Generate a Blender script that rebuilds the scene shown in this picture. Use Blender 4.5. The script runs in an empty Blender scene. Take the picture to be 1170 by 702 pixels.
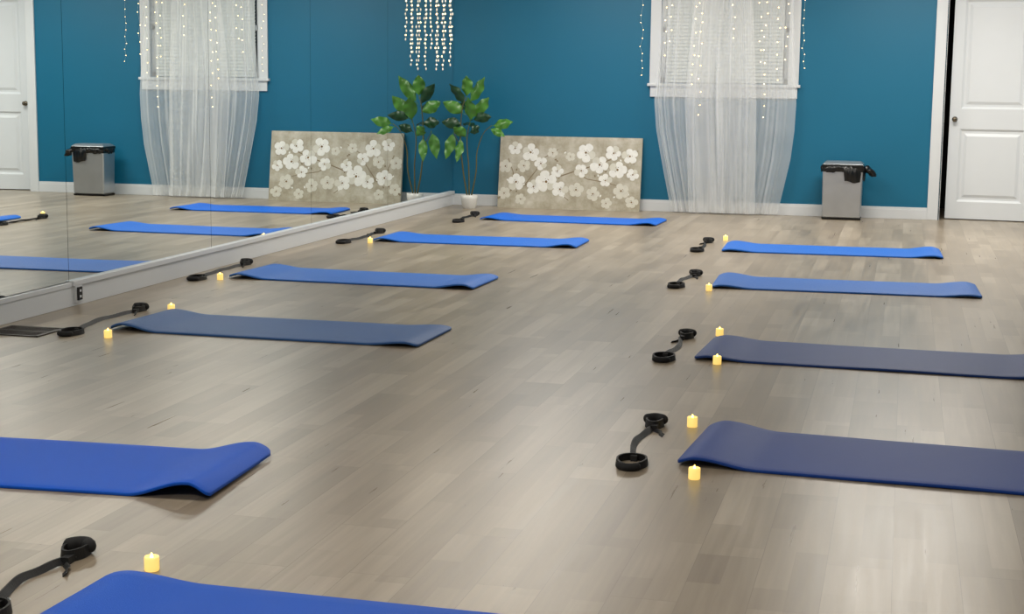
import bpy, bmesh, math, random
from mathutils import Vector, Matrix, noise
random.seed(7)
scene=bpy.context.scene
try:
    scene.view_settings.view_transform='Standard'
    scene.view_settings.look='None'
except Exception: pass

def lin(c):
    return tuple((v/255/12.92 if v/255<=0.04045 else ((v/255+0.055)/1.055)**2.4) for v in c)+(1.0,)

# ---------------- materials ----------------
def mat(name,rgb,rough=0.5,metal=0.0,spec=0.5,emit=None,es=0.0,noise_amt=0.0,nscale=8.0,bump=0.0,bscale=60.0):
    m=bpy.data.materials.new(name); m.use_nodes=True
    nt=m.node_tree; b=nt.nodes['Principled BSDF']
    b.inputs['Base Color'].default_value=lin(rgb)
    b.inputs['Roughness'].default_value=rough
    b.inputs['Metallic'].default_value=metal
    b.inputs['Specular IOR Level'].default_value=spec
    if emit:
        b.inputs['Emission Color'].default_value=lin(emit); b.inputs['Emission Strength'].default_value=es
    tc=nt.nodes.new('ShaderNodeTexCoord')
    if noise_amt>0:
        n=nt.nodes.new('ShaderNodeTexNoise'); n.inputs['Scale'].default_value=nscale; n.inputs['Detail'].default_value=4
        nt.links.new(tc.outputs['Object'],n.inputs['Vector'])
        r=nt.nodes.new('ShaderNodeMix'); r.data_type='RGBA'
        c=lin(rgb)
        r.inputs['A'].default_value=tuple(v*(1-noise_amt) for v in c[:3])+(1,)
        r.inputs['B'].default_value=tuple(min(1,v*(1+noise_amt)) for v in c[:3])+(1,)
        nt.links.new(n.outputs['Fac'],r.inputs['Factor']); nt.links.new(r.outputs['Result'],b.inputs['Base Color'])
    if bump>0:
        n=nt.nodes.new('ShaderNodeTexNoise'); n.inputs['Scale'].default_value=bscale; n.inputs['Detail'].default_value=3
        nt.links.new(tc.outputs['Object'],n.inputs['Vector'])
        bp=nt.nodes.new('ShaderNodeBump'); bp.inputs['Strength'].default_value=bump; bp.inputs['Distance'].default_value=0.01
        nt.links.new(n.outputs['Fac'],bp.inputs['Height']); nt.links.new(bp.outputs['Normal'],b.inputs['Normal'])
    return m

def floor_material():
    m=bpy.data.materials.new('oak_laminate'); m.use_nodes=True
    nt=m.node_tree; N=nt.nodes; Lk=nt.links; b=N['Principled BSDF']
    tc=N.new('ShaderNodeTexCoord'); sx=N.new('ShaderNodeSeparateXYZ'); cb=N.new('ShaderNodeCombineXYZ')
    Lk.new(tc.outputs['Object'],sx.inputs[0])
    Lk.new(sx.outputs['Y'],cb.inputs['X']); Lk.new(sx.outputs['X'],cb.inputs['Y'])
    def brick(w,h,mort,off=0.37):
        br=N.new('ShaderNodeTexBrick'); br.offset=off; br.offset_frequency=2; br.squash=1
        br.inputs['Scale'].default_value=1; br.inputs['Brick Width'].default_value=w; br.inputs['Row Height'].default_value=h
        br.inputs['Mortar Size'].default_value=mort; br.inputs['Mortar Smooth'].default_value=0.1
        br.inputs['Color1'].default_value=(0,0,0,1); br.inputs['Color2'].default_value=(1,1,1,1); br.inputs['Mortar'].default_value=(0.5,0.5,0.5,1)
        Lk.new(cb.outputs[0],br.inputs['Vector']); return br
    b1=brick(1.25,0.19,0.0010)
    b2=brick(0.62,0.095,0.0,0.61)
    mp=N.new('ShaderNodeMapping'); mp.inputs['Scale'].default_value=(40,1.6,1); Lk.new(tc.outputs['Object'],mp.inputs['Vector'])
    add=N.new('ShaderNodeVectorMath'); add.operation='ADD'
    sc=N.new('ShaderNodeVectorMath'); sc.operation='SCALE'; sc.inputs['Scale'].default_value=37.0
    Lk.new(b1.outputs['Color'],sc.inputs[0]); Lk.new(mp.outputs[0],add.inputs[0]); Lk.new(sc.outputs[0],add.inputs[1])
    g=N.new('ShaderNodeTexNoise'); g.inputs['Scale'].default_value=1; g.inputs['Detail'].default_value=4; g.inputs['Roughness'].default_value=0.55
    Lk.new(add.outputs[0],g.inputs['Vector'])
    g2=N.new('ShaderNodeTexNoise'); g2.inputs['Scale'].default_value=1; g2.inputs['Detail'].default_value=2
    mp2=N.new('ShaderNodeMapping'); mp2.inputs['Scale'].default_value=(6,0.8,1); Lk.new(tc.outputs['Object'],mp2.inputs['Vector'])
    add2=N.new('ShaderNodeVectorMath'); add2.operation='ADD'; Lk.new(mp2.outputs[0],add2.inputs[0]); Lk.new(sc.outputs[0],add2.inputs[1]); Lk.new(add2.outputs[0],g2.inputs['Vector'])
    def mul(a,k):
        x=N.new('ShaderNodeMath'); x.operation='MULTIPLY'; Lk.new(a,x.inputs[0]); x.inputs[1].default_value=k; return x.outputs[0]
    def ad(a,c):
        x=N.new('ShaderNodeMath'); x.operation='ADD'; Lk.new(a,x.inputs[0]); Lk.new(c,x.inputs[1]); return x.outputs[0]
    v=ad(ad(mul(b1.outputs['Color'],0.18),mul(b2.outputs['Color'],0.17)),ad(mul(g.outputs['Fac'],0.40),mul(g2.outputs['Fac'],0.45)))
    cr=N.new('ShaderNodeValToRGB'); Lk.new(v,cr.inputs[0])
    e=cr.color_ramp.elements
    e[0].position=0.25; e[0].color=lin((120,107,91)); e[1].position=0.92; e[1].color=lin((186,174,156))
    k=e.new(0.6); k.color=lin((154,141,123))
    mx=N.new('ShaderNodeMix'); mx.data_type='RGBA'; mx.inputs['B'].default_value=lin((90,78,64))
    Lk.new(cr.outputs[0],mx.inputs['A']); Lk.new(mul(b1.outputs['Fac'],0.5),mx.inputs['Factor'])
    Lk.new(mx.outputs['Result'],b.inputs['Base Color'])
    rr=N.new('ShaderNodeMapRange'); rr.inputs['To Min'].default_value=0.24; rr.inputs['To Max'].default_value=0.36
    Lk.new(g.outputs['Fac'],rr.inputs['Value']); Lk.new(rr.outputs[0],b.inputs['Roughness'])
    b.inputs['Specular IOR Level'].default_value=0.5
    bp=N.new('ShaderNodeBump'); bp.inputs['Strength'].default_value=0.06; bp.inputs['Distance'].default_value=0.002
    Lk.new(g.outputs['Fac'],bp.inputs['Height']); Lk.new(bp.outputs['Normal'],b.inputs['Normal'])
    return m

M_floor=floor_material()
M_teal=mat('teal_paint',(0,101,135),0.5,noise_amt=0.04,nscale=2,bump=0.05,bscale=120)
M_white=mat('white_trim_paint',(214,218,222),0.35,noise_amt=0.02,nscale=5)
M_door=mat('door_paint',(220,225,230),0.4,noise_amt=0.02,nscale=5)
M_ceil=mat('ceiling_paint',(215,212,205),0.8,noise_amt=0.02)
M_black=mat('black_nylon',(14,14,16),0.6,noise_amt=0.3,nscale=80,bump=0.2,bscale=400)
M_foam=mat('black_foam_grip',(22,22,24),0.8,noise_amt=0.3,nscale=200)
M_plast=mat('black_bag_plastic',(10,11,13),0.3,spec=0.5,noise_amt=0.2,bump=0.3,bscale=30)
M_steel=mat('brushed_steel',(190,194,198),0.34,metal=0.85,noise_amt=0.12,nscale=6)
M_dark=mat('hall_painted_shade',(30,30,32),0.8,noise_amt=0.1)  # near-black colour paints in the shade of the unlit hall behind the door
M_brass=mat('knob_metal',(120,110,95),0.3,metal=1.0,noise_amt=0.05)
M_hw=mat('mirror_clip_metal',(60,60,62),0.4,metal=0.6,noise_amt=0.1)
M_vent=mat('register_bronze',(48,38,30),0.5,metal=0.4,noise_amt=0.2,nscale=30)
M_vent_shade=mat('register_shade_sheet',(6,6,6),0.9,noise_amt=0.1)  # black sheet under the slats, shade of the duct put into colour
M_wax=mat('cream_wax',(250,228,160),0.5,emit=(255,212,110),es=0.85,noise_amt=0.05,nscale=40)
M_flame=mat('led_flame',(255,220,120),0.5,emit=(255,205,80),es=12.0,noise_amt=0.02)
M_pot=mat('white_ceramic',(215,215,212),0.25,noise_amt=0.03)
M_soil=mat('potting_soil',(50,38,28),0.9,noise_amt=0.3,nscale=60)
M_stem=mat('plant_stem',(84,84,46),0.6,noise_amt=0.3,nscale=20)
M_leaf=mat('leaf_green',(70,124,42),0.35,noise_amt=0.45,nscale=9)
M_leaf2=mat('leaf_dark_green',(24,64,34),0.35,noise_amt=0.3,nscale=9)
M_wire=mat('light_wire',(170,180,170),0.5,noise_amt=0.1)
M_bulb=mat('warm_bulb',(255,225,160),0.4,emit=(255,212,150),es=8.0,noise_amt=0.02)
M_bead=mat('clear_bead',(225,222,210),0.1,spec=0.9,emit=(255,235,205),es=0.4,noise_amt=0.05)
M_blind=mat('blind_slat',(205,210,208),0.6,emit=(205,214,214),es=0.12,noise_amt=0.03)  # faint glow added to the slats, which are no light source
M_glass=mat('window_glass_dark',(40,50,60),0.08,noise_amt=0.05)
M_petal=mat('petal_paint',(230,230,225),0.7,noise_amt=0.16,nscale=18)
M_petal2=mat('petal_paint_faded',(208,206,194),0.7,noise_amt=0.15,nscale=18)
M_cent=mat('stamen_paint',(122,98,64),0.7,noise_amt=0.3,nscale=60)
M_branch=mat('branch_paint',(130,116,92),0.7,noise_amt=0.3,nscale=30)
M_edge=mat('canvas_edge',(190,187,175),0.8,noise_amt=0.08,nscale=20)

def canvas_material():
    m=bpy.data.materials.new('canvas_background'); m.use_nodes=True
    nt=m.node_tree;N=nt.nodes;Lk=nt.links;b=N['Principled BSDF'];b.inputs['Roughness'].default_value=0.7
    tc=N.new('ShaderNodeTexCoord')
    n=N.new('ShaderNodeTexNoise');n.inputs['Scale'].default_value=4.5;n.inputs['Detail'].default_value=6;n.inputs['Roughness'].default_value=0.7
    Lk.new(tc.outputs['Object'],n.inputs['Vector'])
    cr=N.new('ShaderNodeValToRGB');e=cr.color_ramp.elements
    e[0].position=0.3;e[0].color=lin((142,133,112));e[1].position=0.72;e[1].color=lin((204,201,190))
    k=e.new(0.5);k.color=lin((175,169,152))
    Lk.new(n.outputs['Fac'],cr.inputs[0]);Lk.new(cr.outputs[0],b.inputs['Base Color'])
    return m
M_canvas=canvas_material()

def sheer_material():
    m=bpy.data.materials.new('sheer_voile'); m.use_nodes=True
    nt=m.node_tree;N=nt.nodes;Lk=nt.links
    for n in list(N): N.remove(n)
    out=N.new('ShaderNodeOutputMaterial')
    tr=N.new('ShaderNodeBsdfTransparent'); df=N.new('ShaderNodeBsdfDiffuse'); tl=N.new('ShaderNodeBsdfTranslucent')
    df.inputs['Color'].default_value=lin((246,248,250)); tl.inputs['Color'].default_value=lin((244,248,250))
    m1=N.new('ShaderNodeMixShader'); m1.inputs[0].default_value=0.3
    Lk.new(df.outputs[0],m1.inputs[1]);Lk.new(tl.outputs[0],m1.inputs[2])
    lw=N.new('ShaderNodeLayerWeight'); lw.inputs['Blend'].default_value=0.4
    tc=N.new('ShaderNodeTexCoord'); nz=N.new('ShaderNodeTexNoise'); nz.inputs['Scale'].default_value=3
    Lk.new(tc.outputs['Object'],nz.inputs['Vector'])
    mr=N.new('ShaderNodeMapRange'); mr.inputs['To Min'].default_value=0.40; mr.inputs['To Max'].default_value=1.0
    Lk.new(lw.outputs['Facing'],mr.inputs['Value'])
    ml=N.new('ShaderNodeMath');ml.operation='MULTIPLY';ml.use_clamp=True
    mr2=N.new('ShaderNodeMapRange'); mr2.inputs['To Min'].default_value=0.85; mr2.inputs['To Max'].default_value=1.15
    Lk.new(nz.outputs['Fac'],mr2.inputs['Value'])
    Lk.new(mr.outputs[0],ml.inputs[0]);Lk.new(mr2.outputs[0],ml.inputs[1])
    m2=N.new('ShaderNodeMixShader');Lk.new(ml.outputs[0],m2.inputs[0]);Lk.new(tr.outputs[0],m2.inputs[1]);Lk.new(m1.outputs[0],m2.inputs[2])
    Lk.new(m2.outputs[0],out.inputs[0])
    return m
M_sheer=sheer_material()

def mirror_material():
    m=bpy.data.materials.new('mirror_glass'); m.use_nodes=True
    b=m.node_tree.nodes['Principled BSDF']
    b.inputs['Base Color'].default_value=(0.84,0.89,0.89,1);b.inputs['Metallic'].default_value=1.0;b.inputs['Roughness'].default_value=0.0
    return m
M_mirror=mirror_material()

# ---------------- mesh builder ----------------
class B:
    def __init__(s,name,mats):
        s.name=name;s.mats=mats;s.v=[];s.f=[];s.mi=[];s.sm=[]
    def add(s,vs,fs,mi=0,smooth=False):
        o=len(s.v);s.v+= [tuple(v) for v in vs]
        for f in fs: s.f.append([i+o for i in f]);s.mi.append(mi);s.sm.append(smooth)
    def box(s,a,b,mi=0,M=None):
        x0,y0,z0=a;x1,y1,z1=b
        vs=[Vector(p) for p in [(x0,y0,z0),(x1,y0,z0),(x1,y1,z0),(x0,y1,z0),(x0,y0,z1),(x1,y0,z1),(x1,y1,z1),(x0,y1,z1)]]
        if M: vs=[M@v for v in vs]
        s.add(vs,[(0,3,2,1),(4,5,6,7),(0,1,5,4),(1,2,6,5),(2,3,7,6),(3,0,4,7)],mi)
    def rev(s,c,prof,mi=0,n=20,cap=True,sx=1,sy=1):
        vs=[];fs=[]
        for r,z in prof:
            for i in range(n):
                a=2*math.pi*i/n;vs.append((c[0]+r*sx*math.cos(a),c[1]+r*sy*math.sin(a),c[2]+z))
        for k in range(len(prof)-1):
            for i in range(n):
                j=(i+1)%n;fs.append((k*n+i,k*n+j,(k+1)*n+j,(k+1)*n+i))
        if cap:
            fs.append(tuple(range(n))[::-1]);fs.append(tuple((len(prof)-1)*n+i for i in range(n)))
        s.add(vs,fs,mi,True)
    def tube(s,pts,r,mi=0,n=8,closed=False):
        pts=[Vector(p) for p in pts];vs=[];fs=[];m=len(pts)
        for k,p in enumerate(pts):
            if closed: t=pts[(k+1)%m]-pts[k-1]
            else: t=pts[min(k+1,m-1)]-pts[max(k-1,0)]
            t.normalize(); up=Vector((0,0,1)) if abs(t.z)<0.9 else Vector((1,0,0))
            a=t.cross(up).normalized();b=a.cross(t)
            rr=r[k] if isinstance(r,(list,tuple)) else r
            for i in range(n):
                q=2*math.pi*i/n;vs.append(p+a*rr*math.cos(q)+b*rr*math.sin(q))
        K=m if closed else m-1
        for k in range(K):
            for i in range(n):
                j=(i+1)%n;k2=(k+1)%m;fs.append((k*n+i,k*n+j,k2*n+j,k2*n+i))
        if not closed: fs.append(tuple(range(n))[::-1]);fs.append(tuple((m-1)*n+i for i in range(n)))
        s.add(vs,fs,mi,True)
    def ico(s,c,r,mi=0):
        ph=[(0,0,1),(1,0,0),(0,1,0),(-1,0,0),(0,-1,0),(0,0,-1)]
        s.add([(c[0]+p[0]*r,c[1]+p[1]*r,c[2]+p[2]*r) for p in ph],[(0,1,2),(0,2,3),(0,3,4),(0,4,1),(5,2,1),(5,3,2),(5,4,3),(5,1,4)],mi,True)
    def done(s,bevel=0,parent=None,loc=None,rotz=0):
        me=bpy.data.meshes.new(s.name);me.from_pydata(s.v,[],s.f)
        for m in s.mats: me.materials.append(m)
        for p,mi,sm in zip(me.polygons,s.mi,s.sm): p.material_index=mi;p.use_smooth=sm
        me.update()
        bm=bmesh.new();bm.from_mesh(me);bmesh.ops.recalc_face_normals(bm,faces=bm.faces);bm.to_mesh(me);bm.free()
        o=bpy.data.objects.new(s.name,me);scene.collection.objects.link(o)
        if loc: o.location=loc
        if rotz: o.rotation_euler=(0,0,rotz)
        if bevel:
            md=o.modifiers.new('bevel','BEVEL');md.width=bevel;md.segments=2;md.limit_method='ANGLE'
        if parent: o.parent=parent
        return o

# ---------------- room shell ----------------
XR=9.0;YF=-19.0;H=3.0
b=B('floor',[M_floor]);b.box((-0.15,YF-0.1,-0.1),(XR+0.1,0.0,0));b.done()
b=B('ceiling',[M_ceil]);b.box((-0.15,YF-0.1,H),(XR+0.1,0.15,H+0.1));b.done()
WX0,WX1,WZ0,WZ1=2.32,3.69,1.39,2.52
DX0,DX1,DZ=5.30,6.28,2.46
b=B('wall_back',[M_teal])
for a,c in [((-0.15,0),(WX0,H)),((WX0,0),(WX1,WZ0)),((WX0,WZ1),(WX1,H)),((WX1,0),(DX0,H)),((DX0,DZ),(DX1,H)),((DX1,0),(XR+0.1,H))]:
    b.box((a[0],0,a[1]),(c[0],0.14,c[1]))
b.done()
b=B('wall_left',[M_teal]);b.box((-0.15,YF,0),(-0.02,0,H));b.done()
b=B('wall_right',[M_teal]);b.box((XR,YF,0),(XR+0.1,0,H));b.done()
b=B('wall_front',[M_ceil]);b.box((-0.15,YF-0.1,0),(XR+0.1,YF,H));b.done()
ys=[-0.004,-2.32,-4.39,-6.42,-8.475,-10.53,-12.58,-14.63]
for i in range(len(ys)-1):
    b=B('wall_mirror',[M_mirror,M_hw])
    b.box((-0.012,ys[i+1]+0.002,0.155),(0.0,ys[i]-0.002,2.75),0)
    b.done()
b=B('baseboard_left',[M_white])
b.box((-0.02,-8.47,0),(0.016,-0.016,0.125));b.box((-0.02,-8.47,0.125),(0.03,-0.016,0.158))
b.box((-0.02,YF,0),(0.014,-8.47,0.12));b.box((-0.02,YF,0.12),(0.02,-8.47,0.15))
b.done(0.003)
b=B('baseboard_back',[M_white])
for x0,x1 in [(0,5.18),(6.39,XR)]:
    b.box((x0,-0.016,0),(x1,0,0.10));b.box((x0,-0.010,0.10),(x1,0,0.125))
b.done(0.002)
b=B('baseboard_right',[M_white]);b.box((XR-0.016,YF,0),(XR,-0.016,0.12));b.done(0.002)
b=B('wall_outlet_box',[M_black,M_white])
b.box((0.016,-8.45,0.02),(0.03,-8.37,0.13),1);b.box((0.03,-8.435,0.035),(0.040,-8.385,0.115),0);b.box((0.040,-8.42,0.05),(0.042,-8.40,0.065),1);b.box((0.040,-8.42,0.085),(0.042,-8.40,0.10),1)
b.done(0.002)
b=B('floor_vent_register',[M_vent,M_vent_shade])
x0,x1,y0,y1=0.08,0.42,-9.56,-9.26
b.box((x0,y0,0.0),(x1,y1,0.002),1)
for (a,c) in [((x0,y0),(x1,y0+.02)),((x0,y1-.02),(x1,y1)),((x0,y0),(x0+.02,y1)),((x1-.02,y0),(x1,y1)),((x0,(y0+y1)/2-.008),(x1,(y0+y1)/2+.008))]:
    b.box((a[0],a[1],0.0),(c[0],c[1],0.006))
n=22
for i in range(n):
    x=x0+.02+(x1-x0-.04)*(i+.5)/n;b.box((x-.003,y0+.01,0),(x+.001,y1-.01,0.005))
b.done()

# ---------------- window ----------------
b=B('window_1',[M_white,M_glass])
b.box((2.21,-0.022,WZ0-0.02),(2.325,0,2.64));b.box((3.685,-0.022,WZ0-0.02),(3.80,0,2.64));b.box((2.21,-0.022,2.51),(3.80,0,2.64))
b.box((2.19,-0.05,1.355),(3.82,0.10,1.385));b.box((2.22,-0.024,1.24),(3.79,0,1.355))
b.box((WX0,0.06,WZ0),(WX0+.05,0.1,WZ1));b.box((WX1-.05,0.06,WZ0),(WX1,0.1,WZ1));b.box((WX0,0.06,1.93),(WX1,0.1,1.99));b.box((WX0,0.06,WZ0),(WX1,0.1,WZ0+.06));b.box((WX0,0.06,WZ1-.05),(WX1,0.1,WZ1))
b.box((WX0,0.10,WZ0),(WX1,0.11,WZ1),1)
b.done(0.003)
b=B('window_blind',[M_blind])
z=WZ0+0.03
while z<WZ1-0.04:
    R=Matrix.Translation((0,0.03,z))@Matrix.Rotation(math.radians(62),4,'X')
    b.box((WX0+.06,-0.024,-0.001),(WX1-.06,0.024,0.001),0,R);z+=0.038
b.box((WX0+.06,0.01,WZ1-.045),(WX1-.06,0.05,WZ1-0.0))
b.done()

def curtain(name,edge,y0,ph,nf,amp):
    nu,nv=240,60;vs=[];fs=[]
    for j in range(nv+1):
        z=2.72-(2.72-0.015)*j/nv
        xa,xb=edge(z)
        for i in range(nu+1):
            t=i/nu
            w=noise.noise(Vector((t*3.5+ph*3,z*0.35,ph)))
            w2=noise.noise(Vector((t*9+ph*5,z*0.5,ph+4)))
            fz=(2.72-z)/2.7
            x=xa+(xb-xa)*(t+0.035*w*(t*(1-t)*4))
            A=amp*(0.7+0.5*fz)*(0.6+0.8*abs(w2)+0.4*w)
            y=y0-A*math.sin(2*math.pi*nf*t+ph+5.0*w)-0.012*w2-amp*0.25*math.sin(2*math.pi*nf*1.6*t+ph*2+4*w2)
            if z<0.10: y-= (0.10-z)*0.3*(0.5+0.5*math.sin(2*math.pi*nf*t+5*w))
            vs.append((x,y,z))
    for j in range(nv):
        for i in range(nu):
            a=j*(nu+1)+i;fs.append((a,a+1,a+nu+2,a+nu+1))
    b=B(name,[M_sheer]);b.add(vs,fs,0,True);return b
def lerpt(z,tab):
    for (z0,a),(z1,c) in zip(tab,tab[1:]):
        if z0>=z>=z1:
            k=(z0-z)/(z0-z1)
            return a+(c-a)*k
    return tab[-1][1]
cur=bpy.data.objects.new('sheer_curtain',None);scene.collection.objects.link(cur)
curtain('left_panel',lambda z:(lerpt(z,[(2.72,2.36),(1.8,2.33),(1.2,2.28),(0.9,2.31),(0.6,2.37),(0,2.50)]),lerpt(z,[(2.72,3.0),(1.8,2.98),(1.2,3.02),(0,3.08)])),-0.13,0.4,5.6,0.030).done(parent=cur)
curtain('right_panel',lambda z:(lerpt(z,[(2.72,3.05),(1.8,3.0),(1.2,2.92),(0,2.86)]),lerpt(z,[(2.72,3.70),(1.8,3.74),(1.2,3.79),(0.9,3.78),(0.6,3.75),(0,3.63)])),-0.10,1.9,5.6,0.030).done(parent=cur)
curtain('center_panel',lambda z:(lerpt(z,[(2.72,2.75),(1.8,2.66),(1.2,2.62),(0,2.70)]),lerpt(z,[(2.72,3.28),(1.8,3.34),(1.2,3.38),(0,3.40)])),-0.185,3.1,5.0,0.026).done(parent=cur)
b=B('curtain_rod',[M_white]);b.tube([(2.15,-0.13,2.73),(3.88,-0.13,2.73)],0.012,n=10)
for x in (2.2,3.83): b.box((x-.01,-0.13,2.72),(x+.01,0,2.74))
b.done(parent=cur)

# strings hang from small ceiling hooks just in front of the sheer
b=B('fairy_lights',[M_wire,M_bulb])
def strand(x,y,z0,z1,step,br=0.006,wob=0.012,mi_b=1):
    pts=[];z=z0
    while z>z1:
        pts.append((x+random.uniform(-wob,wob),y+random.uniform(-wob,wob)*.5,z));z-=step*random.uniform(.75,1.25)
    if len(pts)>1: b.tube(pts,0.0011,0,4)
    for p in pts: b.ico(p,br,mi_b)
for x,zb in [(2.16,1.42),(2.40,1.55),(2.46,1.7),(2.72,1.35),(2.78,1.0),(3.12,1.75),(3.40,1.5),(3.46,0.98),(3.60,1.3),(3.68,1.6),(3.86,1.5)]:
    strand(x,-0.275,2.68,zb,0.12 if 2.2<x<3.8 else 0.085,0.0064 if 2.2<x<3.8 else 0.0045,0.02)
b.tube([(2.12,-0.275,2.69),(3.0,-0.28,2.685),(3.88,-0.275,2.69)],0.002,0,5)
for x in (2.12,3.0,3.88): b.tube([(x,-0.277,2.69),(x,-0.277,3.0)],0.0015,0,5)
b.done()
b=B('hanging_bead_lights',[M_wire,M_bulb,M_bead])
b.tube([(0.02,-0.92,2.97),(0.27,-0.92,2.97)],0.008,0,8);b.box((0.10,-0.94,2.96),(0.18,-0.90,3.0))
for k,(x,y,zb) in enumerate([(0.03,-.97,1.72),(0.065,-.87,1.50),(0.10,-.96,1.58),(0.14,-.9,1.47),(0.18,-.97,1.64),(0.215,-.88,1.55),(0.25,-.96,1.80)]):
    z=2.96;pts=[]
    i=random.randint(0,2)
    while z>zb:
        p=(x+random.uniform(-.012,.012),y+random.uniform(-.012,.012),z);pts.append(p)
        if i%2==0: b.ico(p,0.0088,1)
        else: b.rev((p[0],p[1],p[2]),[(0.001,-.016),(.009,0),(0.001,.016)],2,8,False)
        z-=0.044;i+=1
    b.tube(pts,0.0015,0,4)
b.done()

# ---------------- door ----------------
b=B('trim_1',[M_white])
b.box((5.18,-0.022,0),(5.29,0,2.56));b.box((6.28,-0.022,0),(6.39,0,2.56));b.box((5.18,-0.022,2.45),(6.39,0,2.56))
b.box((5.29,0,0),(5.305,0.14,2.46));b.box((6.275,0,0),(6.28,0.14,2.46));b.box((5.29,0,2.445),(6.28,0.14,2.46))
b.done(0.004)
dr=bpy.data.objects.new('door_1',None);scene.collection.objects.link(dr);dr.location=(6.272,0.045,0);dr.rotation_euler=(0,0,math.radians(-7))
DW=0.915;b=B('slab',[M_door])
xs=[-DW,-DW+0.11,-0.15,0];zs=[0.01,0.19,0.95,1.16,2.28,2.44]
b.box((-DW,0,zs[0]),(xs[1],0.04,zs[5]));b.box((xs[2],0,zs[0]),(0,0.04,zs[5]))
for z0,z1 in [(zs[0],zs[1]),(zs[2],zs[3]),(zs[4],zs[5])]: b.box((xs[1],0,z0),(xs[2],0.04,z1))
def panel(x0,x1,z0,z1):
    for f,s in ((0,1),(0.04,-1)):
        d=[(0,0),(0.022,0.016),(0.045,0.016),(0.075,0.003)]
        ring=[]
        for ins,dep in d:
            y=f+s*dep
            ring.append([(x0+ins,y,z0+ins),(x1-ins,y,z0+ins),(x1-ins,y,z1-ins),(x0+ins,y,z1-ins)])
        vs=[p for r in ring for p in r];fs=[]
        for k in range(3):
            for i in range(4):
                j=(i+1)%4;fs.append((k*4+i,k*4+j,k*4+4+j,k*4+4+i))
        fs.append((12,13,14,15));b.add(vs,fs,0)
panel(xs[1],xs[2],zs[1],zs[2]);panel(xs[1],xs[2],zs[3],zs[4])
b.done(parent=dr)
b=B('knob',[M_brass])
for s in (-1,1):
    y0=0 if s<0 else 0.04
    b.tube([(-DW+.055,y0,1.05),(-DW+.055,y0+s*0.006,1.05)],0.028,0,16)
    b.tube([(-DW+.055,y0+s*.006,1.05),(-DW+.055,y0+s*.03,1.05),(-DW+.055,y0+s*.036,1.05),(-DW+.055,y0+s*.05,1.05),(-DW+.055,y0+s*.062,1.05),(-DW+.055,y0+s*.066,1.05)],[.011,.011,.020,.026,.020,.008],0,16)
b.box((-DW-.001,0.008,1.0),(-DW+.002,0.032,1.1))
b.done(parent=dr)
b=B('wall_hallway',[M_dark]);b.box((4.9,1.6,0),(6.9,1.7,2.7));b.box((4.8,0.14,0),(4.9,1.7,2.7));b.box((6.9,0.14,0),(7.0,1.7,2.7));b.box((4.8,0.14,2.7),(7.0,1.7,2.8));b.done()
b=B('floor_hallway',[M_floor]);b.box((4.8,0.0,-0.1),(7.0,1.7,0.0));b.done()

# ---------------- canvas ----------------
cv=B('floral_canvas_painting',[M_canvas,M_edge,M_petal,M_petal2,M_cent,M_branch])
W,Hc,T=1.59,0.80,0.035
cv.box((0,0,0),(W,T,Hc),1)
cv.add([(0.0,-0.0005,0.0),(W,-0.0005,0.0),(W,-0.0005,Hc),(0.0,-0.0005,Hc)],[(0,1,2,3)],0)
def blob(cx,cz,rx,rz,ang,y,mi,n=14,egg=0.0):
    vs=[]
    for i in range(n):
        a=2*math.pi*i/n
        u=rx*math.cos(a);v=rz*math.sin(a)*(1+egg*math.cos(a))
        x=cx+u*math.cos(ang)-v*math.sin(ang);z=cz+u*math.sin(ang)+v*math.cos(ang)
        vs.append((min(max(x,0.003),W-0.003),y,min(max(z,0.003),Hc-0.003)))
    cv.add(vs,[tuple(range(n))],mi)
def branch(pts,w):
    for k in range(len(pts)-1):
        a=Vector((pts[k][0],pts[k][1]));c=Vector((pts[k+1][0],pts[k+1][1]));d=(c-a).normalized();nn=Vector((-d.y,d.x))*w*(1-0.6*k/len(pts))
        cv.add([((a+nn).x,-0.0009,(a+nn).y),((a-nn).x,-0.0009,(a-nn).y),((c-nn*.85).x,-0.0009,(c-nn*.85).y),((c+nn*.85).x,-0.0009,(c+nn*.85).y)],[(0,1,2,3)],5)
branch([(0.0,0.10),(0.18,0.22),(0.38,0.28),(0.6,0.33),(0.85,0.42),(1.1,0.5),(1.35,0.6),(1.55,0.66)],0.010)
branch([(0.3,0.26),(0.42,0.42),(0.5,0.56),(0.66,0.66)],0.006)
branch([(0.85,0.42),(1.0,0.34),(1.2,0.31),(1.4,0.26)],0.006)
branch([(0.18,0.22),(0.16,0.4),(0.1,0.55)],0.006)
branch([(0.6,0.33),(0.66,0.2),(0.8,0.1)],0.005)
fl=[(0.20,0.29,.095,0),(0.35,0.62,.095,0),(0.17,0.66,.075,0),(0.47,0.50,.075,0),(0.28,0.47,.07,1),
    (0.54,0.30,.115,0),(0.70,0.22,.085,0),(0.40,0.24,.08,0),(0.66,0.42,.07,0),(0.60,0.62,.06,1),
    (0.97,0.63,.10,0),(1.13,0.50,.10,0),(0.93,0.43,.075,0),(1.28,0.63,.085,0),(1.33,0.45,.10,0),(1.46,0.60,.085,0),(1.50,0.40,.07,0),
    (1.20,0.33,.07,0),(0.88,0.22,.08,1),(1.07,0.18,.075,1),(1.38,0.22,.09,1),(0.07,0.46,.07,1),(0.80,0.58,.05,1),(0.07,0.16,.07,1),(1.50,0.10,.07,1),(0.26,0.10,.06,1),(1.22,0.08,.06,1)]
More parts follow.
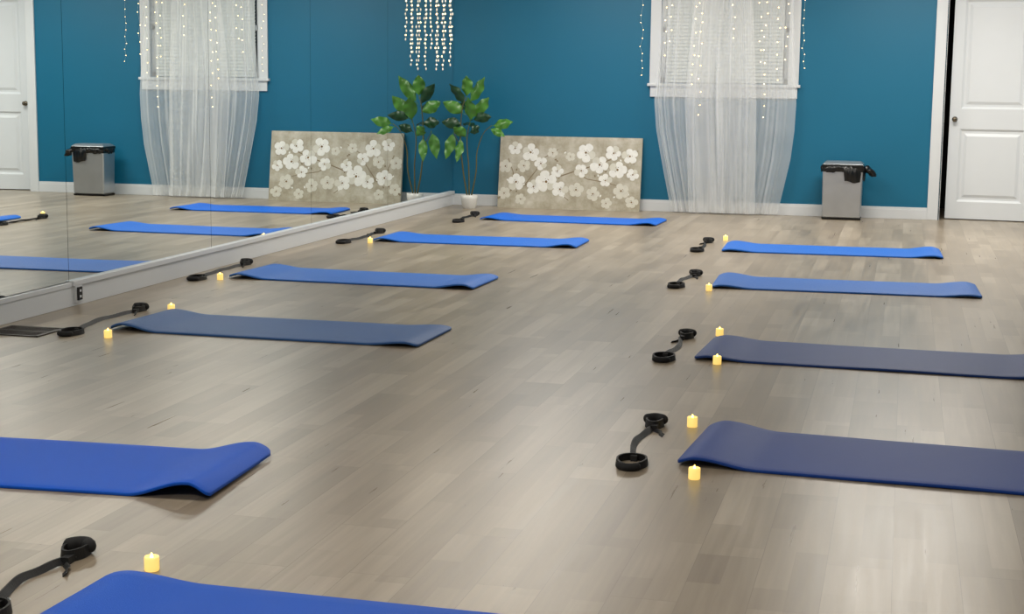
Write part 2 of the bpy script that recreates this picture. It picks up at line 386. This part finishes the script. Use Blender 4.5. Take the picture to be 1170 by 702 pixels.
for k,(x,z,r,fd) in enumerate(fl):
    a0=random.uniform(0,6.28)
    for p in range(5):
        a=a0+p*2*math.pi/5+random.uniform(-.1,.1);rr=r*random.uniform(.9,1.08)
        blob(x+rr*.56*math.cos(a),z+rr*.56*math.sin(a)*.95,rr*.50,rr*.42,a,-0.0012-0.0002*p-0.00005*k,3 if fd else (3 if p==(k%5) else 2),14,0.35)
    blob(x,z,r*.13,r*.13,0,-0.004,4,8)
    for p in range(6):
        a=random.uniform(0,6.28);blob(x+r*.28*math.cos(a),z+r*.28*math.sin(a),r*.04,r*.04,0,-0.004,4,6)
for k in range(34):
    x=random.uniform(.05,W-.05);z=random.uniform(.05,Hc-.1);blob(x,z,.014,.009,random.uniform(0,3),-0.001,5 if k%2 else 2,8)
o=cv.done()
o.location=(0.565,-0.170,0.0);o.rotation_euler=(math.radians(-9),0,0)

# ---------------- plant ----------------
pl=bpy.data.objects.new('potted_fiddle_leaf_plant',None);scene.collection.objects.link(pl)
PX,PY=0.31,-0.42
b=B('pot',[M_pot,M_soil]);b.rev((PX,PY,0),[(.065,0),(.08,.03),(.09,.10),(.095,.15),(.088,.15),(.084,.125)],0,28,False);b.rev((PX,PY,0.12),[(.086,0),(.05,.01),(.001,.012)],1,20,False);b.rev((PX,PY,0),[(.065,0.001),(.001,0.001)],0,28,False);b.done(parent=pl)
b=B('stems',[M_stem])
lf=B('leaves',[M_leaf,M_leaf2])
def leaf(base,tip,wd,mi,curl=0.15,side=None):
    base=Vector(base);tip=Vector(tip);d=tip-base;L=d.length;d.normalize()
    s=Vector(side).normalized() if side else d.cross(Vector((random.uniform(-.7,.7),-1,0.3))).normalized()
    s=(s-d*s.dot(d)).normalized();nrm=d.cross(s).normalized()
    n=16;m=6;vs=[];fs=[]
    for i in range(n+1):
        t=i/n
        tt=max(0,(t-.14)/.86)
        w=wd*(math.sin(math.pi*tt**0.8)**0.95)+0.003*(1-t)
        c=base+d*L*t+Vector((0,0,-1))*curl*L*t*t
        for j in range(m+1):
            q=(j/m-.5)*2
            p=c+s*w*q+nrm*(abs(q)**1.3*w*0.34+0.012*math.sin(t*18+q*2)*abs(q)*min(1,w/.03))
            p.x=max(p.x,0.012);p.y=min(p.y,-0.012);vs.append(p)
    for i in range(n):
        for j in range(m):
            a=i*(m+1)+j;fs.append((a,a+1,a+m+2,a+m+1))
    lf.add(vs,fs,mi,True)
def stem(pts,r=0.007):
    P=[Vector(p) for p in pts];out=[]
    for k in range(len(P)-1):
        p0=P[max(k-1,0)];p1=P[k];p2=P[k+1];p3=P[min(k+2,len(P)-1)]
        for i in range(6):
            t=i/6;out.append(0.5*((2*p1)+(-p0+p2)*t+(2*p0-5*p1+4*p2-p3)*t*t+(-p0+3*p1-3*p2+p3)*t**3))
    out.append(P[-1]);n=len(out)
    b.tube(out,[r*(1-0.6*k/n) for k in range(n)],0,7)
X,Y=PX,PY
stem([(X-.02,Y,.12),(X-.07,Y,.4),(X-.10,Y-.02,.75),(X-.08,Y-.03,1.08),(X-.04,Y,1.22)],.010)
stem([(X+.02,Y,.12),(X+.08,Y-.02,.4),(X+.09,Y-.02,.62),(X+.16,Y-.03,.82),(X+.25,Y-.02,.91)],.009)
stem([(X,Y,.12),(X+.0,Y-.03,.45),(X-.02,Y-.04,.75),(X+.03,Y-.06,1.0)],.009)
stem([(X-.09,Y-.02,.66),(X-.16,Y,.78),(X-.18,Y,.84)],.005)
Lv=[((X-.04,Y,1.18),(X-.04,Y-.02,1.53),.068,0),
 ((X-.03,Y,1.12),(X+.18,Y-.06,1.46),.068,0),
 ((X-.05,Y,1.10),(X-.23,Y-.03,1.40),.060,1),
 ((X-.05,Y,1.02),(X-.30,Y-.04,1.20),.070,0),
 ((X+.03,Y-.06,.96),(X+.24,Y-.10,1.29),.070,0),
 ((X+.02,Y-.06,.92),(X+.02,Y-.16,1.25),.075,0),
 ((X+.03,Y-.06,.96),(X+.28,Y-.14,1.06),.058,1),
 ((X-.07,Y-.02,.90),(X-.30,Y-.08,.98),.062,1),
 ((X-.02,Y-.04,.76),(X-.14,Y-.16,.94),.060,0),
 ((X+.24,Y-.02,.90),(X+.50,Y-.06,.98),.060,0),
 ((X+.22,Y-.02,.88),(X+.42,Y-.10,.84),.045,0),
 ((X-.18,Y,.84),(X-.26,Y-.05,.58),.062,0),
 ((X+.0,Y-.05,.82),(X+.15,Y-.14,.93),.052,1),
 ((X-.09,Y-.02,.78),(X-.12,Y-.1,.56),.050,0),
 ((X-.06,Y,1.05),(X-.1,Y+.22,1.22),.065,1),((X-.06,Y,.9),(X-.02,Y+.22,.98),.065,1)]
for a,c,w,mi in Lv: leaf(a,c,w,mi,curl=random.uniform(.05,.25))
b.done(parent=pl);lf.done(parent=pl)

# ---------------- trash bin ----------------
tb=bpy.data.objects.new('trash_bin',None);scene.collection.objects.link(tb);tb.location=(4.31,-0.26,0)
b=B('body',[M_steel,M_plast])
def taper(b,w0,d0,w1,d1,z0,z1,mi,cap0=True,cap1=False):
    vs=[(-w0,-d0,z0),(w0,-d0,z0),(w0,d0,z0),(-w0,d0,z0),(-w1,-d1,z1),(w1,-d1,z1),(w1,d1,z1),(-w1,d1,z1)]
    fs=[(0,1,5,4),(1,2,6,5),(2,3,7,6),(3,0,4,7)]
    if cap0: fs.append((0,3,2,1))
    if cap1: fs.append((4,5,6,7))
    b.add(vs,fs,mi)
taper(b,.195,.13,.205,.14,.02,.50,0)
taper(b,.20,.135,.20,.135,0.0,.02,1)
taper(b,.205,.14,.21,.145,.50,.545,1)
b.done(0.012,parent=tb)
b=B('swing_lid',[M_steel,M_plast])
taper(b,.212,.147,.212,.147,.545,.575,1,True,True)
taper(b,.21,.145,.185,.11,.575,.60,0,True,False);taper(b,.185,.11,.17,.095,.60,.606,0,True,True)
b.done(0.006,parent=tb)
vs=[];fs=[];n=120
rows=[(.56,.0),(.548,.016),(.52,.022),(.49,.018),(.465,.012)]
for k,(z,ofs) in enumerate(rows):
    for i in range(n):
        a=2*math.pi*i/n
        c,s=math.cos(a),math.sin(a)
        q=4.0;rr=1/((abs(c)**q+abs(s)**q)**(1/q))
        wv=0.008*noise.noise(Vector((c*6,s*6,z*14)))+0.004*math.sin(i*1.7)
        bx=(0.206+ofs+wv)*rr*c;by=(.142+ofs+wv)*rr*s
        drop=(0.05*noise.noise(Vector((c*3,s*3,2)))-(0.06 if c>0.1 else -0.035))*(k/4)
        vs.append((bx,by,z+drop))
for k in range(len(rows)-1):
    for i in range(n):
        j=(i+1)%n;fs.append((k*n+i,k*n+j,(k+1)*n+j,(k+1)*n+i))
b=B('bag_liner',[M_plast]);b.add(vs,fs,0,True)
m=10;vs=[];fs=[]
for k in range(m+1):
    t=k/m;r=0.05*math.sin(math.pi*min(1,t*.85+.08))+.008
    cx=.20+.14*t;cz=.535-.02*t-.05*t*t
    for i in range(14):
        a=2*math.pi*i/14;rw=r*(1+.35*math.sin(3*a+k))
        vs.append((cx,-.05+rw*math.cos(a),cz+rw*.7*math.sin(a)))
for k in range(m):
    for i in range(14):
        j=(i+1)%14;fs.append((k*14+i,k*14+j,(k+1)*14+j,(k+1)*14+i))
fs.append(tuple(m*14+i for i in range(14)))
b.add(vs,fs,0,True);b.done(parent=tb)

# ---------------- yoga mats ----------------
MATS={'R1':(4.15,-11.43,-.066,(16,60,142)),'R2':(3.92,-9.17,-.042,(34,64,126)),'R3':(3.67,-6.32,.032,(52,106,186)),'R4':(3.47,-3.93,.032,(36,108,206)),
'A':(.91,-12.47,.054,(8,86,202)),'B':(.67,-9.24,-.013,(54,94,152)),'C':(.34,-6.90,-.028,(54,112,198)),'D':(.47,-4.16,.017,(38,110,212)),'E':(.79,-1.78,-.03,(22,104,214)),'F':(2.78,-13.86,-.016,(10,88,202))}  # per-mat blues hold the room's light: darker where the lighting is dim
L=1.8;Wm=0.66;TH=0.012
def yoga_mat(key,x,y,ro,rgb,HL,HR):
    m=mat('mat_foam_'+key,rgb,0.52,spec=0.24,noise_amt=0.06,nscale=3,bump=0.15,bscale=250)
    nu,nv=110,14;top=[];bot=[]
    def prof(u):
        z=0
        for d,Hh in ((u,HL),(L-u,HR)):
            if d<0.30:
                t=1-d/0.30
                z+=Hh*(math.sin(math.pi*min(1,t/0.76)/2)**2 if t<0.76 else 1-0.8*((t-.76)/.24)**1.7)
        return z
    rc=0.03
    for i in range(nu+1):
        k=i/nu
        u=L*(0.5-0.5*math.cos(math.pi*k))*0.5+L*k*0.5
        de=min(u,L-u);ins=0
        if de<rc: ins=rc-math.sqrt(max(0,rc*rc-(rc-de)**2))
        for j in range(nv+1):
            v=ins+(Wm-2*ins)*j/nv
            warp=0.004*noise.noise(Vector((u*1.5,v*2,x)))
            z=prof(u)*(1+0.2*math.sin(v*4+x*3))+max(0,warp)
            top.append((u,v,z+TH));bot.append((u,v,z))
    n1=(nu+1)*(nv+1);fs=[];W1=nv+1
    for i in range(nu):
        for j in range(nv):
            a=i*W1+j;fs.append((a,a+W1,a+W1+1,a+1));fs.append((n1+a,n1+a+1,n1+a+W1+1,n1+a+W1))
    def side(a,c): fs.append((a,c,n1+c,n1+a))
    for i in range(nu): side(i*W1,(i+1)*W1);side((i+1)*W1+nv,i*W1+nv)
    for j in range(nv): side(j+1,j);side(nu*W1+j,nu*W1+j+1)
    b=B('yoga_mat',[m]);b.add(top+bot,fs,0,True)
    return b.done(0.003,loc=(x,y,0.0),rotz=ro)
HE={'R1':(.028,.012),'R2':(.018,.012),'R3':(.022,.018),'R4':(.02,.022),'A':(.012,.048),'B':(.030,.016),'C':(.024,.024),'D':(.022,.024),'E':(.02,.022),'F':(.022,.015)}
for k,(x,y,ro,rgb) in MATS.items(): yoga_mat(k,x,y,ro,rgb,*HE[k])

# ---------------- candles ----------------
def candle(x,y,s=1.0):
    b=B('tealight_candle',[M_wax,M_flame])
    b.rev((0,0,0),[(.019*s,0),(.0205*s,.003),(.0205*s,.036*s),(.019*s,.040*s),(.015*s,.038*s),(.012*s,.033*s),(.001,.032*s)],0,24,False)
    b.rev((0,0,0),[(.019*s,0.0),(.001,0.0)],0,24,False)
    b.rev((0,0,.032*s),[(.003,0),(.0055,.005),(.005,.010),(.002,.016),(.0004,.019)],1,12,False)
    b.done(loc=(x,y,0))
for x,y in [(2.87,-13.10),(4.12,-10.74),(4.24,-11.60),(4.05,-9.25),(3.96,-8.35),(3.67,-6.44),(3.40,-2.97),(.78,-9.45),(.67,-8.46),(.32,-6.98),(.49,-4.27)]:
    candle(x,y,1.05)

# ---------------- straps with loop handles ----------------
def strap(p1,p2,bend=0.05,flip=1):
    p1=Vector((p1[0],p1[1],0));p2=Vector((p2[0],p2[1],0));d=p2-p1;Ln=d.length;ang=math.atan2(d.y,d.x)
    b=B('exercise_strap',[M_black,M_foam,M_steel])
    def band(pts,h,th,mi,closed,z0=0.0,tilt=0.0):
        P=[Vector(p) for p in pts];n=len(P);vs=[];fs=[]
        for k,p in enumerate(P):
            t=(P[(k+1)%n]-P[k-1]) if closed else (P[min(k+1,n-1)]-P[max(k-1,0)])
            t.z=0;t.normalize();nn=Vector((-t.y,t.x,0))*th/2
            lean=Vector((-t.y,t.x,0))*tilt*h
            q=Vector((p.x,p.y,z0+p.z))
            vs+=[q-nn,q+nn,q+nn+lean+Vector((0,0,h)),q-nn+lean+Vector((0,0,h))]
        K=n if closed else n-1
        for k in range(K):
            a=k*4;c=((k+1)%n)*4
            for i in range(4):
                j=(i+1)%4;fs.append((a+i,a+j,c+j,c+i))
        if not closed: fs.extend([(0,1,2,3),tuple((n-1)*4+i for i in (3,2,1,0))])
        b.add(vs,fs,mi,False)
    def loop(cx,cy,rx,ry,mi,h=.028):
        n=36;pts=[(cx+rx*math.cos(2*math.pi*i/n),cy+ry*math.sin(2*math.pi*i/n)*(1+.18*math.cos(2*math.pi*i/n)),0) for i in range(n)]
        band(pts,h,.007,mi,True,0.0,0.12)
    loop(0.09,0,0.09,0.056,0,.028)
    a=[(0.09-0.088*math.cos(t),0.054*math.sin(t),0.015) for t in [(-.8+1.6*i/10) for i in range(11)]]
    b.tube(a,[.009]+[.0145]*9+[.009],1,12)
    loop(Ln-0.06,0.012*flip,0.06,0.036,0,.034)
    a=[(Ln-.06+0.056*math.cos(t),.012*flip+0.038*math.sin(t),0.024) for t in [(-1.3+2.6*i/10) for i in range(11)]]
    b.tube(a,[.012]+[.021]*9+[.012],1,12)
    pts=[]
    for i in range(25):
        t=i/24;x=0.175+(Ln-0.175-0.12)*t
        pts.append((x,flip*bend*math.sin(math.pi*t)*math.sin(2.2*t+.5),0.004*math.sin(t*9)**2))
    band(pts,.016,.005,0,False,0.0,1.1)
    for x in (0.175,Ln-0.125):
        b.box((x-.022,-.011,0.0),(x+.022,.013,.022),0)
        R=[(x+.03+.012*math.cos(q),.001+.014*math.sin(q),.012) for q in [2*math.pi*i/12 for i in range(12)]]
        b.tube(R,.0022,2,6,True)
    band([(Ln-.16,.0,0),(Ln-.19,-.025*flip,0),(Ln-.22,-.03*flip,0),(Ln-.25,-.045*flip,0)],.012,.004,0,False,0.0,0.9)
    return b.done(loc=(p1.x,p1.y,0.0),rotz=ang)
for a,c,bd,fl_ in [((3.99,-11.56),(3.98,-10.72),.03,1),((3.77,-9.30),(3.78,-8.42),.03,-1),((3.42,-6.42),(3.49,-5.60),.03,1),((3.27,-4.05),(3.26,-3.15),.03,-1),
    ((.54,-9.50),(.49,-8.45),.05,1),((.17,-7.12),(.14,-6.05),.02,1),((.28,-4.45),(.28,-3.38),.03,-1),((.66,-2.17),(.62,-1.25),.03,1),((2.64,-13.68),(2.60,-12.98),.04,1)]:
    strap(a,c,bd,fl_)

# ---------------- lights ----------------
def panel_light(x,y,wx,wy,power,col=(255,244,228)):
    e=bpy.data.objects.new('ceiling_light',None);scene.collection.objects.link(e);e.location=(x,y,H)
    b=B('housing',[M_white,mat('diffuser',(240,240,235),0.5,emit=col,es=0.6,noise_amt=0.01)])
    b.box((-wx/2-.03,-wy/2-.03,-.05),(wx/2+.03,wy/2+.03,0),0);b.box((-wx/2,-wy/2,-.054),(wx/2,wy/2,-.05),1)
    b.done(parent=e)
    ld=bpy.data.lights.new('lamp','AREA');ld.shape='RECTANGLE';ld.size=wx;ld.size_y=wy;ld.energy=power;ld.color=lin(col)[:3]
    lo=bpy.data.objects.new('lamp',ld);scene.collection.objects.link(lo);lo.parent=e;lo.location=(0,0,-.06)
warm=(255,249,238)
for x,y,p in [(1.8,-1.9,68),(5.0,-1.9,78),(7.6,-1.9,48),(1.8,-4.9,50),(5.0,-4.9,54),(1.8,-8.2,11),(5.0,-8.2,9),(2.0,-12.6,44),(5.6,-12.6,14),(3.4,-16.2,78)]:
    panel_light(x,y,1.5,0.8,p,warm)
w=bpy.data.worlds.new('world');scene.world=w;w.use_nodes=True
w.node_tree.nodes['Background'].inputs[0].default_value=lin((150,165,190));w.node_tree.nodes['Background'].inputs[1].default_value=0.15

# ---------------- camera ----------------
f,pi_,ya,ro=1803.6,0.1436,-0.2413,0.0120
s,c=math.sin(ya),math.cos(ya)
F=Vector((s*math.cos(pi_),c*math.cos(pi_),-math.sin(pi_)));Rv=Vector((c,-s,0));U=Rv.cross(F)
cr,sr=math.cos(ro),math.sin(ro)
R2=Rv*cr+U*sr;U2=-Rv*sr+U*cr
cd=bpy.data.cameras.new('camera');co=bpy.data.objects.new('camera',cd);scene.collection.objects.link(co)
co.matrix_world=Matrix(((R2.x,U2.x,-F.x,4.9167),(R2.y,U2.y,-F.y,-17.1161),(R2.z,U2.z,-F.z,1.4133),(0,0,0,1)))
cd.sensor_fit='HORIZONTAL';cd.sensor_width=36;cd.lens=f/1170*36;cd.clip_start=0.05;cd.clip_end=100
scene.camera=co
